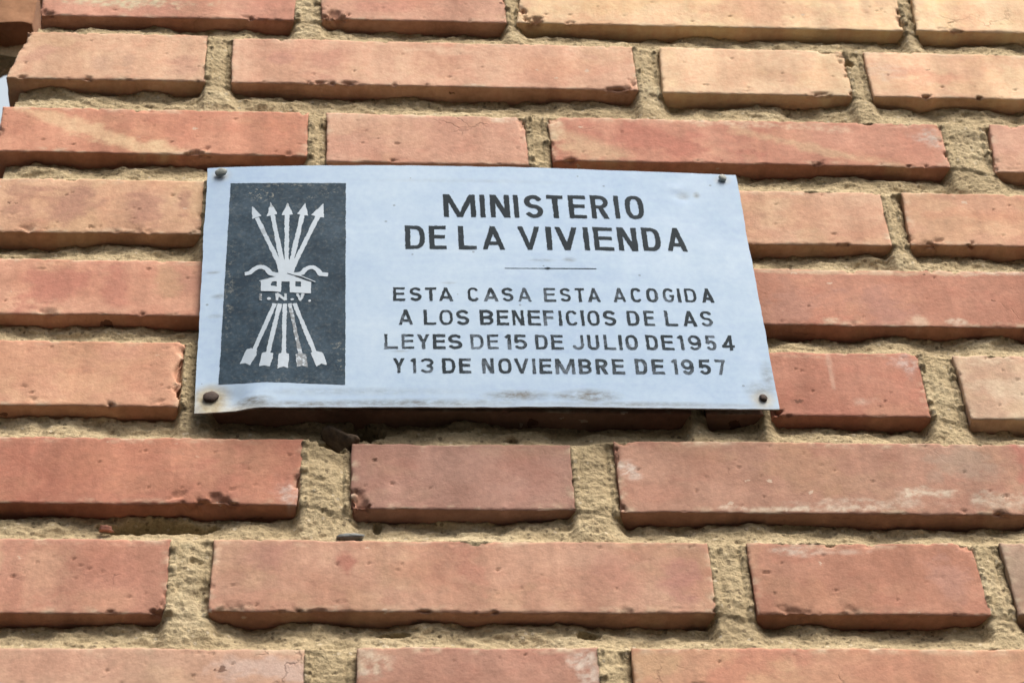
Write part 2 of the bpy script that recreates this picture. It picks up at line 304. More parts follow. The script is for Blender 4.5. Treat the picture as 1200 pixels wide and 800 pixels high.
# course: list of (x-left, x-right, d-top, d-bottom, skew-left, skew-right, colour srgb)
PK, OR, RD, MV, YL, GY = (205, 140, 112), (208, 148, 108), (190, 112, 84), (176, 118, 102), (220, 172, 126), (178, 158, 138)
BR = {
 0: [(-28.6, -16.6, 0, 0, 0, 0, PK), (-15.0, 8.9, 0, 0, 0, 0, OR), (10.4, 34.2, 0, 0, 0, 0, PK)],
 1: [(-27.5, -12.1, .1, -.18, .1, 0, (206, 134, 110)), (-10.5, .95, 0, .05, 0, 0, (206, 142, 116)), (1.85, 26.0, 0, .1, .3, .1, (234, 188, 142)), (26.9, 50.5, 0, .2, .2, 0, (240, 194, 148))],  # right pair: yellowish clay, lightened further with a painted warm glow
 2: [(-28.55, -17.3, .25, .25, .36, 0, (216, 162, 128)), (-15.75, 8.6, .05, .25, 0, 0, (214, 154, 124)), (10.2, 21.7, .05, .1, .1, 0, (228, 180, 140)), (22.95, 46.0, 0, .12, .0, 0, (232, 178, 138))],  # right pair carries the same warm glow in its colour
 3: [(-28.85, -11.1, -.3, .15, 0, 0, (208, 130, 98)), (-10.05, 1.65, -.35, -.25, 0, 0, (206, 146, 122)), (3.0, 26.5, -.3, .2, -.1, .05, (200, 126, 100)), (29.35, 53, -.2, -.1, .2, 0, (214, 150, 124))],
 4: [(-28.8, -16.85, 0, 0, 0, 0, (208, 152, 116)), (-15.2, 8.7, 0, 0, 0, 0, PK), (10.3, 21.87, 0, -.06, 0, 0, (214, 158, 126)), (23.05, 47, .05, .05, .08, 0, (212, 150, 116))],
 5: [(-28.8, -5.0, -.05, .15, 0, 0, (212, 142, 112)), (-3.5, 8.0, 0, 0, 0, 0, RD), (9.6, 33.6, .05, .05, 0, 0, (190, 118, 92))],
 6: [(-28.9, -17.25, .3, .1, 0, .1, (210, 142, 108)), (-15.6, 9.1, .05, -.05, 0, 0, (150, 104, 84)), (9.9, 12.85, .05, -.05, 0, 0, (164, 112, 90)), (13.3, 21.78, .1, -.1, 0, 0, (184, 112, 88)), (23.8, 47, 0, -.2, -.12, 0, (206, 160, 132))],  # second and third bricks browned darker: the plaque's shade put into their colour
 7: [(-28.9, -11.0, .05, .1, 0, .15, (188, 112, 86)), (-8.5, 2.65, -.2, -.1, 0, 0, (164, 112, 98)), (4.9, 29.2, .15, -.2, 0, 0, (178, 122, 100))],
 8: [(-28.9, -17.2, 0, -.1, 0, 0, (190, 122, 98)), (-15.15, 9.0, 0, .05, 0, 0, (194, 136, 110)), (10.95, 22.28, 0, 0, 0, -.12, (184, 118, 92)), (23.7, 47, .1, 0, 0, 0, (176, 136, 114))],
 9: [(-28.9, -10.6, 0, 0, 0, 0, (202, 150, 124)), (-8.2, 3.1, .1, 0, 0, 0, (178, 118, 98)), (4.7, 29.0, .1, 0, 0, 0, (196, 134, 100))],
 10: [(-28.9, -17.0, 0, 0, 0, 0, PK), (-15.2, 8.8, 0, 0, 0, 0, RD), (10.6, 34.4, 0, 0, 0, 0, PK)],
}
# broken spots on brick edges: x, z, radius, depth
CHIPS = [(-17.68, 14.85, 1.0, .5), (-12.58, 14.85, .7, .35), (-9.4, 28.45, 1.1, .7), (2.3, 28.9, .8, 1.1), (-17.3, -2.6, .8, .7), (-17.4, -4.1, .8, .6),
 (-17.6, -1.0, .5, .35), (-18.3, -4.6, .6, .4), (-24.75, -4.7, .6, .5), (-8.35, -11.7, .85, .7), (-17.35, -19.0, .8, .6), (-11.2, -10.2, .5, .4), (-15.3, -11.85, 1.3, .55), (-17, -11.9, 1.1, .4),
 (12.93, -18.56, .8, .35), (15.5, -18.6, .7, .3), (8.3, 22.5, .45, .6), (26.38, 8.25, .4, 1.3), (24.2, 8.35, .7, .5), (29.4, 21.95, .28, .9), (26.24, 21.95, .28, .9),
 (26.4, 17.6, .6, .35), (26.5, 16.4, .5, .35), (25.8, 29.6, .5, .4), (26.0, 30.6, .4, .4), (21.5, 25.9, .7, .5), (20.6, 26.3, .5, .35), (1.6, 18.9, .8, .45),
 (26.6, 19.2, .7, .4), (3.1, 19.2, .6, .4), (-16.9, -.3, .6, .4), (22.1, -14.3, .7, .4), (21.6, 0.1, .6, .4), (-28.6, 26.2, .8, .5), (-28.9, 24.6, .5, .3), (-27.4, 28.6, .6, .5), (9.2, -18.4, .3, .3),
 (-20.5, 8.4, .9, .25), (-26.4, 8.5, .7, .35), (-14.2, -18.6, .7, .25), (-10.0, -18.7, .4, .25), (4.5, -18.6, .5, .25), (17.4, -4.7, .5, .25), (-24.6, 1.8, .5, .3), (-20, 1.6, .6, .35), (13.45, -5.0, .4, 2.2)]
# patches of real colour on the clay: x, z, rx, rz, tilt deg, colour, strength
LIME, CREAM, WINE, DUSK, GREYW = (226, 214, 196), (226, 186, 138), (192, 106, 88), (172, 110, 94), (198, 190, 186)
PATCH = [(-22.9, 29.8, 4.2, .6, 0, (206, 196, 160), .9), (-22.9, 17.0, 4.6, .55, -24, CREAM, .6), (-20.5, 15.9, 3, .5, -10, CREAM, .6),
 (-27.0, 10.6, 1.1, 1.5, 0, DUSK, .6), (-24.3, 10.9, 1.3, 1.5, 0, DUSK, .65), (-20.2, 10.4, 1.0, 1.5, 0, DUSK, .65), (-17.9, 10.9, .5, 1.4, 0, DUSK, .65),
 (-24.2, 4.0, 2.2, 1.6, 30, WINE, .7), (-21.3, 3.6, .9, 2, 0, WINE, .6), (-17.5, 4.3, 1.4, 1.2, 0, DUSK, .4), (-18.6, 4.4, .8, 1.5, 20, (196, 150, 104), .5),
 (17.2, -11.5, 5.0, .33, 1, (214, 200, 186), .42), (13, -11.85, 3.5, .25, 0, LIME, .6), (24.2, -11.2, 1.6, .7, 0, (216, 206, 190), .4), (21, -10.7, 1.4, .35, 0, LIME, .6),
 (3.4, 18.0, .45, 1.4, 0, (220, 196, 160), .8), (5.0, 16.6, 2.8, 1.0, -25, (208, 170, 128), .6), (9.4, 17.2, 4.8, 1.3, -14, (190, 102, 82), .7), (15, 18.9, 6, .35, -3, (222, 190, 160), .7), (19, 16.6, 5.5, .45, -18, (206, 160, 120), .7), (25.6, 17.8, .7, .8, 30, GREYW, .7),
 (-11.6, -11.0, .8, 1.0, 0, (206, 186, 184), .7), (-15, -8.4, 2.5, 1.6, 0, (194, 130, 96), .5), (-20.5, -9, 2.4, 2, 0, (200, 118, 84), .5),
 (5.6, -9.3, .55, .6, 0, (206, 194, 192), .8), (7, -11, 1.2, .6, 0, (196, 130, 108), .5), (26.2, -8.8, .8, 2.2, 0, (196, 96, 84), .6), (22.8, -9, 2, 1.4, 0, (168, 140, 124), .6), (14.5, -9, 2.2, 1.6, 0, (178, 128, 92), .5),
 (2.6, -21.8, .7, 1.2, 0, (214, 196, 188), .85), (-7.5, -21.7, .8, .8, 0, (212, 192, 170), .75), (-12, -22.2, 2.8, .7, 0, (200, 172, 170), .6), (-22, -22, 3, 1, 0, (204, 140, 116), .5),
 (13.2, -14.6, .8, .35, 0, (206, 190, 180), .7), (15.8, -14.7, 1.2, .2, 0, (206, 180, 168), .5), (20.6, -16.2, 1.2, 1.6, 25, (188, 130, 118), .5), (24.5, -16, 1.5, 2, 0, (160, 132, 116), .4),
 (21.0, -1.4, .9, .7, -30, (206, 180, 180), .7), (18.2, -4.3, .7, .35, 0, (212, 180, 166), .45), (16.9, -2.2, .12, 2, 0, (206, 176, 160), .3), (15.5, 2.5, 1.8, 2.2, -30, (184, 124, 108), .6), (20.5, 2.9, 1.2, 2.4, 30, (176, 116, 104), .6), (22.3, 2.0, .6, .35, 0, (214, 176, 150), .7), (20, 5.9, 8, .2, 0, (206, 172, 140), .6),
 (17.3, 2.0, .6, .3, 0, (220, 200, 170), .7), (24.3, 2.0, .5, .3, 0, (220, 200, 180), .8), (27.2, 6.0, 2, .25, 0, (220, 196, 180), .8),
 (26.2, -3.2, 2.5, .8, 0, (216, 186, 158), .6), (25, -1, 1.6, .5, 0, (220, 190, 160), .6),
 (-23, -16.6, 1.2, 2, 0, (206, 150, 120), .5), (-25.5, -16.5, .4, 2, 0, (214, 170, 130), .5), (-19.5, -16, 1.6, 1.4, 0, (178, 108, 88), .5), (-8.7, -15.6, .5, .8, 0, (176, 92, 76), .7),
 (-12.5, -15.2, 1.3, .8, 0, (184, 120, 108), .5), (4.2, -16.3, 1.2, 1.4, 10, (190, 122, 104), .5), (-2.6, -16, .5, 1.6, 25, (190, 112, 92), .5), (7.5, -16.6, .9, 1.2, 0, (186, 116, 108), .6),
 (-10.3, 24.0, 1.5, 1.2, 20, (200, 124, 104), .55), (-12.6, 24.6, 1.0, .8, 20, (196, 124, 112), .5), (-23.5, 23.6, 1.0, 1.2, 0, (190, 140, 118), .5), (-21.8, 23.6, .5, 1.2, 0, (190, 140, 118), .5), (-18.6, 23.4, 1, .9, 0, (196, 132, 112), .5), (-27, 24.5, 1.6, .5, 30, (206, 140, 120), .5),
 (3.5, 24.4, 3, 1.2, 0, (222, 154, 116), .4), (-3, 25.5, 2.5, .4, 0, (224, 180, 150), .5), (17, 30.5, 4, 1.2, 0, (226, 156, 120), .5), (9, 31, 5, 1, 10, (226, 178, 118), .6), (-7, 30, 2, .7, 0, (204, 124, 104), .5),
 (27, 24, 2.5, .6, -15, (226, 140, 108), .6), (24.2, 24.5, 1, .8, 0, (226, 184, 160), .6), (27, 11, 3, .5, 0, (216, 136, 100), .4), (17, 10.5, 1.5, 1.5, 0, (210, 140, 104), .4), (10, -21.9, 4.5, 1.2, 35, (200, 116, 92), .6), (5.6, -22, 1.2, 1, 0, (200, 156, 110), .6), (16, -22.5, 4, 1.5, 0, (194, 122, 96), .5),
 (-27, -2.5, 1.5, 1.8, 0, (216, 148, 110), .4), (-21, -1.6, 1.3, 1, 0, (196, 128, 104), .5), (-4, 17, 3, 1.6, 0, (210, 150, 126), .4), (0.5, 19, 1, .4, 0, LIME, .5), (-9.4, -10.5, .8, .5, 0, (190, 124, 116), .5)]

def build_bricks():
    Vs, Fs, Cs = [], [], []
    base = 0; rng = random.Random(5)
    for k, lst in BR.items():
        for bi, (xl, xr, dt, db, skl, skr, rgb) in enumerate(lst):
            sd = k * 37 + bi * 11 + 3
            st = .1 if 1 <= k <= 9 and xl < 33 else .2
            zt, zb = T(k) + dt, B(k) + db
            xr_ = min(xr, 41.0 + 1.5 * rng.random())
            nu, nv = int((xr_ - xl) / st), int((zt - zb) / st)
            u, v = np.meshgrid(np.linspace(0, 1, nu + 1), np.linspace(0, 1, nv + 1))
            X = xl + (xr_ - xl) * u + skl * (1 - u) * (2 * v - 1) + skr * u * (2 * v - 1)
            Z = zb + (zt - zb) * v
            per = [(0, j) for j in range(nu + 1)] + [(i, nu) for i in range(1, nv + 1)] + [(nv, j) for j in range(nu - 1, -1, -1)] + [(i, 0) for i in range(nv - 1, 0, -1)]
            pi = np.array([i * (nu + 1) + j for i, j in per]); NP = len(pi)
            ds = np.array([.05, .1, .16, .23, .32, .43, .56, .72, .9, 1.1, 1.35, 1.65, 2.1, 3, 11.4])
            nf = X.size
            x = np.concatenate([X.ravel()] + [X.ravel()[pi]] * len(ds)); z = np.concatenate([Z.ravel()] + [Z.ravel()[pi]] * len(ds))
            d = np.concatenate([np.zeros(nf), np.repeat(ds, NP)])
            uu = np.concatenate([u.ravel()] + [u.ravel()[pi]] * len(ds)); vv = np.concatenate([v.ravel()] + [v.ravel()[pi]] * len(ds))
            L, H = xr_ - xl, zt - zb
            el, er, eb, et = uu * L, (1 - uu) * L, vv * H, (1 - vv) * H
            ex, ez = np.minimum(el, er), np.minimum(eb, et)
            sx = np.where(el < er, 1., -1.); sz = np.where(eb < et, 1., -1.)
            front = d == 0
            # rounded arris, radius varies
            rn = vnoise(x / 1.4, z / 1.4, 0, sd)
            def arris(e, r):
                ph = np.where(front, np.pi / 4 * (1 + np.clip(e / r, 0, 1)), np.pi / 4 * (1 - np.clip(d / r, 0, 1)))
                act = np.where(front, e < r, (e < 1e-6) & (d < r))
                return np.where(act, r - r * np.cos(ph) - np.where(front, e, 0), 0), np.where(act, r - r * np.sin(ph) - np.where(front, 0, d), 0), act
            r = .075 + .045 * rn
            ix, dx, ax = arris(ex, r); iz, dz, az = arris(ez, r)
            px = x + sx * ix; pz = z + sz * iz
            y = d + np.where(ax & az, np.maximum(dx, dz), dx + dz)
            # wobbling outline
            wx = .06 * fbm(x / 2.2, z / 2.2, 0, sd + 1, 4) ; wz = .045 * fbm(x / 2.4, z / 3.0, 0, sd + 2, 5, .6) * (1 + .8 * vnoise(x / 3, z / 3, 0, sd + 3)) + .022 * np.clip(fbm(x / .5, z / .5, 0, sd + 4, 3), -1, 1)
            px = px + wx * np.clip(1 - ex / 1.2, 0, 1); pz = pz + wz * np.clip(1 - ez / 1.2, 0, 1)
            # chips
            e = np.minimum(ex, ez)
            bot = (eb < .5) | (~front & (eb < 1e-6))
            cn = fbm(x / 1.0, z / 1.0, d / 1.0, sd + 5, 5, .6)
            h = np.clip(cn - .62 + .42 * vnoise(x / 4.0, z / 4.0, 0, sd + 7), 0, .6) * .6 * np.clip(1 - np.where(front, e, d) / .38, 0, 1) * np.where(bot, 1.25, .8)
            cn2 = fbm(x / .35, z / .35, d / .35, sd + 6, 3)
            h += np.clip(cn2 - .15, 0, .6) * .08 * np.clip(1 - np.where(front, e, d) / .16, 0, 1)
            for cx, cz, cr, cd in CHIPS:
                if cx < xl - 1.5 or cx > xr_ + 1.5 or cz < zb - 1 or cz > zt + 1: continue
                rr = np.sqrt((px - cx) ** 2 + (pz - cz) ** 2 + (y * .8) ** 2)
                h = np.maximum(h, cd * .5 * ss((cr * (.85 + .8 * cn + .5 * cn2) - rr) / (cr * .6)) * np.clip(1.15 - np.where(front, e, d) / (cr * .9), 0, 1))
            a = np.where(front, 1.0, np.clip(1 - d / .5, 0, 1)); 
            bx = np.where(front, np.clip(1 - ex / .35, 0, 1) * .8, (ex < 1e-6) * 1.0); bz = np.where(front, np.clip(1 - ez / .35, 0, 1) * .8, (ez < 1e-6) * 1.0)
            nl = np.sqrt(a * a + bx * bx + bz * bz) + 1e-9
            px += sx * h * bx / nl; pz += sz * h * bz / nl; y += h * a / nl
            # surface relief
            rel = .013 * fbm(x / 3.5, z / 3.5, d, sd + 8, 3) + .005 * vnoise(x / .35, z / 9, 0, sd + 9) + .005 * fbm(x / .5, z / .5, d / .5, sd + 10, 3)
            pitn = fbm(x / .35, z / .22, 0, sd + 12, 3); rel += np.clip(pitn - 1.02, 0, .2) * .7
            y += np.where(front, rel, 0)
            und = .06 * fbm(x / .9, z, d / .9, sd + 13, 4)
            pz += np.where(~front & (ez < 1e-6) & (d > .2), sz * np.abs(und), 0); px += np.where(~front & (ex < 1e-6) & (d > .2), sx * np.abs(und), 0)
            # clay colour: base, soft clouds, named patches
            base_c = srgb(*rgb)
            cl = fbm(x / 3.2, z / 2.2, d / 2, sd + 20, 4); cl2 = fbm(x / 1.1, z / 3.5, 0, sd + 21, 3)
            c = base_c[None, :] * (1 + .20 * cl[:, None] * np.array([.6, 1.0, 1.25]) + .10 * cl2[:, None])
            bl = ss((fbm(x / 2.8 + 7, z / 1.8, 0, sd + 45, 4, .6) - .12) / .5)[:, None] * .45
            c = c * (1 - bl) + c * np.array([.98, .80, .78]) * bl
            bl = ss((fbm(x / 3.4 - 9, z / 2.6, 0, sd + 46, 4, .6) - .05) / .5)[:, None] * .6
            c = c * (1 - bl) + c * np.array([1.03, 1.17, 1.06]) * bl
            for qx, qz, rx, rz, an, q, stg in PATCH:
                if qx + rx * 1.6 < xl or qx - rx * 1.6 > xr_ or qz + 3 < zb or qz - 3 > zt or not (zb - .6 < qz < zt + .6): continue
                ca, sa = math.cos(math.radians(an)), math.sin(math.radians(an))
                ax_ = ((x - qx) * ca + (z - qz) * sa) / rx; az_ = (-(x - qx) * sa + (z - qz) * ca) / rz
                rr = np.sqrt(ax_ ** 2 + az_ ** 2) + .75 * fbm(x / 1.3, z / .9, 0, sd + 30, 5, .65)
                f = ss((1.3 - rr) / .9) * stg * np.where(front, 1, np.clip(1 - d, 0, 1))
                if sum(q) > 560: f = f * np.clip(.62 + .75 * fbm(x / .28, z / .22, 0, sd + 31, 3, .7), 0, 1)
                c = c * (1 - f[:, None]) + srgb(*q)[None, :] * f[:, None]
            # lime bloom along arrises and freshly broken clay in the chips
            lm = np.clip(fbm(x / .9, z / .5, d, sd + 33, 5, .62) - .06, 0, 1) * 1.3 * np.clip(1 - e / .5, 0, 1) * front
            c = c * (1 - lm[:, None] * .8) + srgb(214, 190, 160)[None, :] * lm[:, None] * .8
            hb = np.clip(h / .25, 0, 1)[:, None] * .55
            c = c * (1 - hb) + srgb(204, 132, 100)[None, :] * hb
            band = vnoise(x / .7, z / 14, 0, sd + 40) * .5 + vnoise(x / .22, z / 10, 0, sd + 41) * .3 + vnoise(x / 2.4, z / 20, 0, sd + 42) * .6
            c = c * (1 + .075 * band[:, None])
            lum = (c * np.array([.3, .55, .15])).sum(1)[:, None]
            gr = vnoise(x / .16, z / .16, d / .16, sd + 50) * .6 + vnoise(x / .34, z / .3, d / .3, sd + 51) * .5
            c = c * (1 + .05 * gr[:, None])
            c = (lum + (c - lum) * .68) * np.array([1.0, 1.015, .945])
            Vs.append(np.stack([px, y, pz], 1)); Cs.append(np.clip(c, .01, .9))
            ii, jj = np.meshgrid(np.arange(nv), np.arange(nu), indexing='ij'); q0 = (ii * (nu + 1) + jj).ravel()
            f1 = np.stack([q0, q0 + 1, q0 + nu + 2, q0 + nu + 1], 1)
            ring = np.arange(NP); nxt = (ring + 1) % NP; fs = [f1]
            prev = pi
            for s in range(len(ds)):
                cur = nf + s * NP + ring
                fs.append(np.stack([prev[ring], cur, cur[nxt], prev[nxt]], 1)); prev = cur
            Fs.append(np.concatenate(fs) + base); base += len(x)
    return np.concatenate(Vs), np.concatenate(Fs), np.concatenate(Cs)

def build_mortar():
    st = .085
    xs = np.arange(-29.2, 41.0, st); zs = np.arange(-30.4, 38.6, st)
    X, Z = np.meshgrid(xs, zs); D = np.full(X.shape, 9.0)
    n_lo = fbm(X / 2.6, Z / 1.6, 0, 501, 4); n_mid = fbm(X / 1.0, Z / .5, 0, 502, 5, .6); n_hi = vnoise(X / .19, Z / .14, 0, 503); n_hi2 = vnoise(X / .33, Z / .28, 0, 504)
    rows = {}; fr = {}; smear = []
    for k, lst in BR.items():
        hin = np.full(len(xs), -9.0); zt = np.full(len(xs), T(k)); zb = np.full(len(xs), B(k))
        for (xl, xr, dt, db, a, b, c) in lst:
            s = np.minimum(xs - xl, xr - xs); ok = s > hin
            zt = np.where(ok, T(k) + dt, zt); zb = np.where(ok, B(k) + db, zb); hin = np.maximum(hin, s)
        ker = np.ones(9) / 9
        sm_ = lambda q: np.convolve(np.pad(q, 4, mode='edge'), ker, 'valid')
        rows[k] = (np.clip(hin, -5, 5), sm_(zt), sm_(zb))
        ends = sorted([(q[1], 0) for q in lst] + [(q[0], 1) for q in lst]); ev = np.array([q[0] for q in ends]); et_ = np.array([float(q[1]) for q in ends])
        fr[k] = np.interp(xs, ev, et_)
    ks = sorted(BR)
    for k in ks:
        hin, zt, zb = [q[None, :] for q in rows[k]]
        band = (Z <= zt) & (Z >= zb)
        dh = (.08 + .36 * fr[k][None, :] ** 1.4) * (1 + .5 * n_lo) + .05
        body = dh + np.clip(hin, 0, 9) * 3.0 - (np.clip(n_mid, 0, 1) * .30 + .10) * (np.abs(hin) < .35) + np.clip(-.25 - hin, 0, .4) * -.25
        D = np.where(band, np.minimum(D, body), D)
        edge_b = Z - zb; edge_t = zt - Z
        if k + 1 in rows:
            h2, zt2, zb2 = [q[None, :] for q in rows[k + 1]]
            gap = (Z < zb) & (Z > zt2)
            t = np.clip((Z - zt2) / np.maximum(zb - zt2, .2), 0, 1)
            mu = ss((hin + .15) / .6); md = ss((h2 + .15) / .6)
            top = dh * (1 - mu) + mu * np.clip(1.02 + .30 * n_lo + .16 * n_mid, .35, 2.0)
            bo = dh * (1 - md) + md * (.16 + .16 * n_lo)
            tt = t ** .75
            g = bo * (1 - tt) + top * tt
            D = np.where(gap, g, D)
            # under the brick above: run back behind it; over the brick below: fade behind its face, sometimes smeared over the arris
            ov = band & (edge_b < .7); D = np.where(ov, np.minimum(D, top + edge_b * 4 + (1 - mu) * 0), D)
            inn = (Z <= zt2) & (Z >= zt2 - .7); sme = bo + (zt2 - Z) * (.95 + .5 * n_lo) - .17 * np.clip(n_mid + .12, 0, 1) * np.clip(1 - (zt2 - Z) / .55, 0, 1)
            smear.append(np.where(inn, sme, 9))
    for q in smear: D = np.minimum(D, q)
    D = D + .035 * n_mid + .035 * n_hi + .035 * n_hi2
    D += np.clip(fbm(X / .3, Z / .2, 0, 507, 3) - .9, 0, .3) * .6      # pits
    for hx, hz, rx, rz, dp in ((-8.0, -6.2, 1.0, .85, 2.2), (-9.3, -7.35, 1.0, .45, 1.1), (-17.8, -12.75, 2.6, .55, 1.3), (2.8, -19.5, .5, .3, .6), (-6.5, -19.5, .9, .25, .6), (-7.2, -12.6, .2, .4, .5), (21.9, 25.2, .3, .35, .6), (-15.9, -15.4, .3, .2, .2), (-.3, -6.9, .3, .25, .4)):
        rr = np.sqrt(((X - hx) / rx) ** 2 + ((Z - hz) / rz) ** 2) + .35 * n_mid
        D += dp * ss((1.15 - rr) / .5)
    xc = np.interp(Z, [-30, 20, 27.5, 29, 40], [-28.3, -28.3, -27.6, -25.9, -25.9])
    D += np.clip(xc - X, 0, 5) * 5.0
    keep = D < 3.2
    cell = (keep[:-1, :-1] & keep[1:, :-1] & keep[:-1, 1:] & keep[1:, 1:])
    nx = len(xs); ii, jj = np.nonzero(cell); q = ii * nx + jj
    F = np.stack([q, q + 1, q + nx + 1, q + nx], 1)
    used = np.unique(F); mp = np.full(X.size, -1); mp[used] = np.arange(len(used))
    V = np.stack([X.ravel(), D.ravel(), Z.ravel()], 1)[used]; F = mp[F]
    # solid core behind the joints
    x0, x1, z0, z1, y0, y1 = -27.6, 40.5, -30.6, 38.4, 2.6, 11.2
    n = len(V)
    cv = np.array([(x, y, z) for x in (x0, x1) for y in (y0, y1) for z in (z0, z1)])
    cf = np.array([(0, 1, 3, 2), (4, 6, 7, 5), (0, 4, 5, 1), (2, 3, 7, 6), (1, 5, 7, 3), (0, 2, 6, 4)]) + n
    return np.concatenate([V, cv]), np.concatenate([F, cf])

wall = thing('brick_wall', 'weathered salmon red brick wall with thick recessed sandy mortar joints', 'wall', (0, 0, -30))
V, Fq, Cc = build_bricks()
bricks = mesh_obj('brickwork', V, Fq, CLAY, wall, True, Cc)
V, Fq = build_mortar()
mortar = mesh_obj('mortar', V, Fq, MORTAR, wall, True)

# the next piece of masonry, set back behind the wall's free corner and overhanging the gap
def set_back():
    Vs, Fs, base = [], [], 0
    out = {}
    for key, (z0, z1, y0, y1, sd) in {'brick': (43.5, 48.2, 11.8, 15.6, 1), 'mortar': (42.1, 43.4, 13.6, 15.3, 2)}.items():
        x0, x1 = -48.0, -30.4
        n = np.array([70, 50, 24])
        V, F = [], []
        def face(f, a, b):
            nonlocal V, F
            i, j = np.meshgrid(np.linspace(0, 1, a + 1), np.linspace(0, 1, b + 1)); k = sum(len(q) for q in V)
            V.append(np.stack(f(i.ravel(), j.ravel()), 1)); r, c = np.meshgrid(np.arange(b), np.arange(a), indexing='ij'); q = (r * (a + 1) + c).ravel() + k
            F.append(np.stack([q, q + 1, q + a + 2, q + a + 1], 1))
        L = lambda a, b, t: a + (b - a) * t; o = np.ones_like
        face(lambda i, j: (L(x0, x1, i), o(i) * y0, L(z0, z1, j)), 90, 30)
        face(lambda i, j: (L(x1, x0, i), L(y0, y1, j), o(i) * z0), 90, 60)
        face(lambda i, j: (L(x0, x1, i), L(y0, y1, j), o(i) * z1), 90, 60)
        face(lambda i, j: (o(i) * x1, L(y0, y1, i), L(z0, z1, j)), 60, 30)
        face(lambda i, j: (o(i) * x0, L(y1, y0, i), L(z0, z1, j)), 60, 30)
        face(lambda i, j: (L(x1, x0, i), o(i) * y1, L(z0, z1, j)), 90, 30)
        V = np.concatenate(V); F = np.concatenate(F)
        am = .06 if sd == 1 else .3
        V = V + am * np.stack([fbm(V[:, 0] / 1.5, V[:, 1] / 1.5, V[:, 2] / 1.5, 900 + sd * 10 + q, 4) for q in range(3)], 1)
        out[key] = (V, F)
    return out
sb = set_back()
mesh_obj('set_back_brick', *sb['brick'], CLAY, wall, True, np.tile(srgb(150, 112, 84), (len(sb['brick'][0]), 1)))
mesh_obj('set_back_mortar', *sb['mortar'], MORTAR, wall, True)

# ------------------------------------------------------------------ plaque: u along its width, v up from its lower edge (cm)
PW, PH = 30.2, 19.1
PBL, PBR, PTR, PTL = np.array([-16.456, -6.025]), np.array([13.618, -5.538]), np.array([13.489, 13.577]), np.array([-16.719, 13.362])
def stand(u, v):
    a, b = u / PW, v / PH
    a_ = np.clip(a, 0, 1)
    top = .5 + .38 * np.sin(np.pi * a_ ** .85)
    bot = .45 + .42 * ss(u / 4.2) - .17 * ss((a - .6) / .4)
    return bot * (1 - b) + top * b + .12 * np.sin(np.pi * a_) * np.sin(np.pi * np.clip(b, 0, 1))
def on_plate(u, v, off=0.0):
    u = np.asarray(u, float); v = np.asarray(v, float)
    a, b = (u / PW)[..., None], (v / PH)[..., None]
    P = (1 - a) * (1 - b) * PBL + a * (1 - b) * PBR + a * b * PTR + (1 - a) * b * PTL
    return np.stack([P[..., 0], -(stand(u, v) + off), P[..., 1]], -1)
NAIL = np.array(NAILS)
plaque = thing('wall_plaque', 'pale blue metal plaque with dark lettering and emblem nailed to the brick wall', 'plaque', (-1.5, 0, -6))

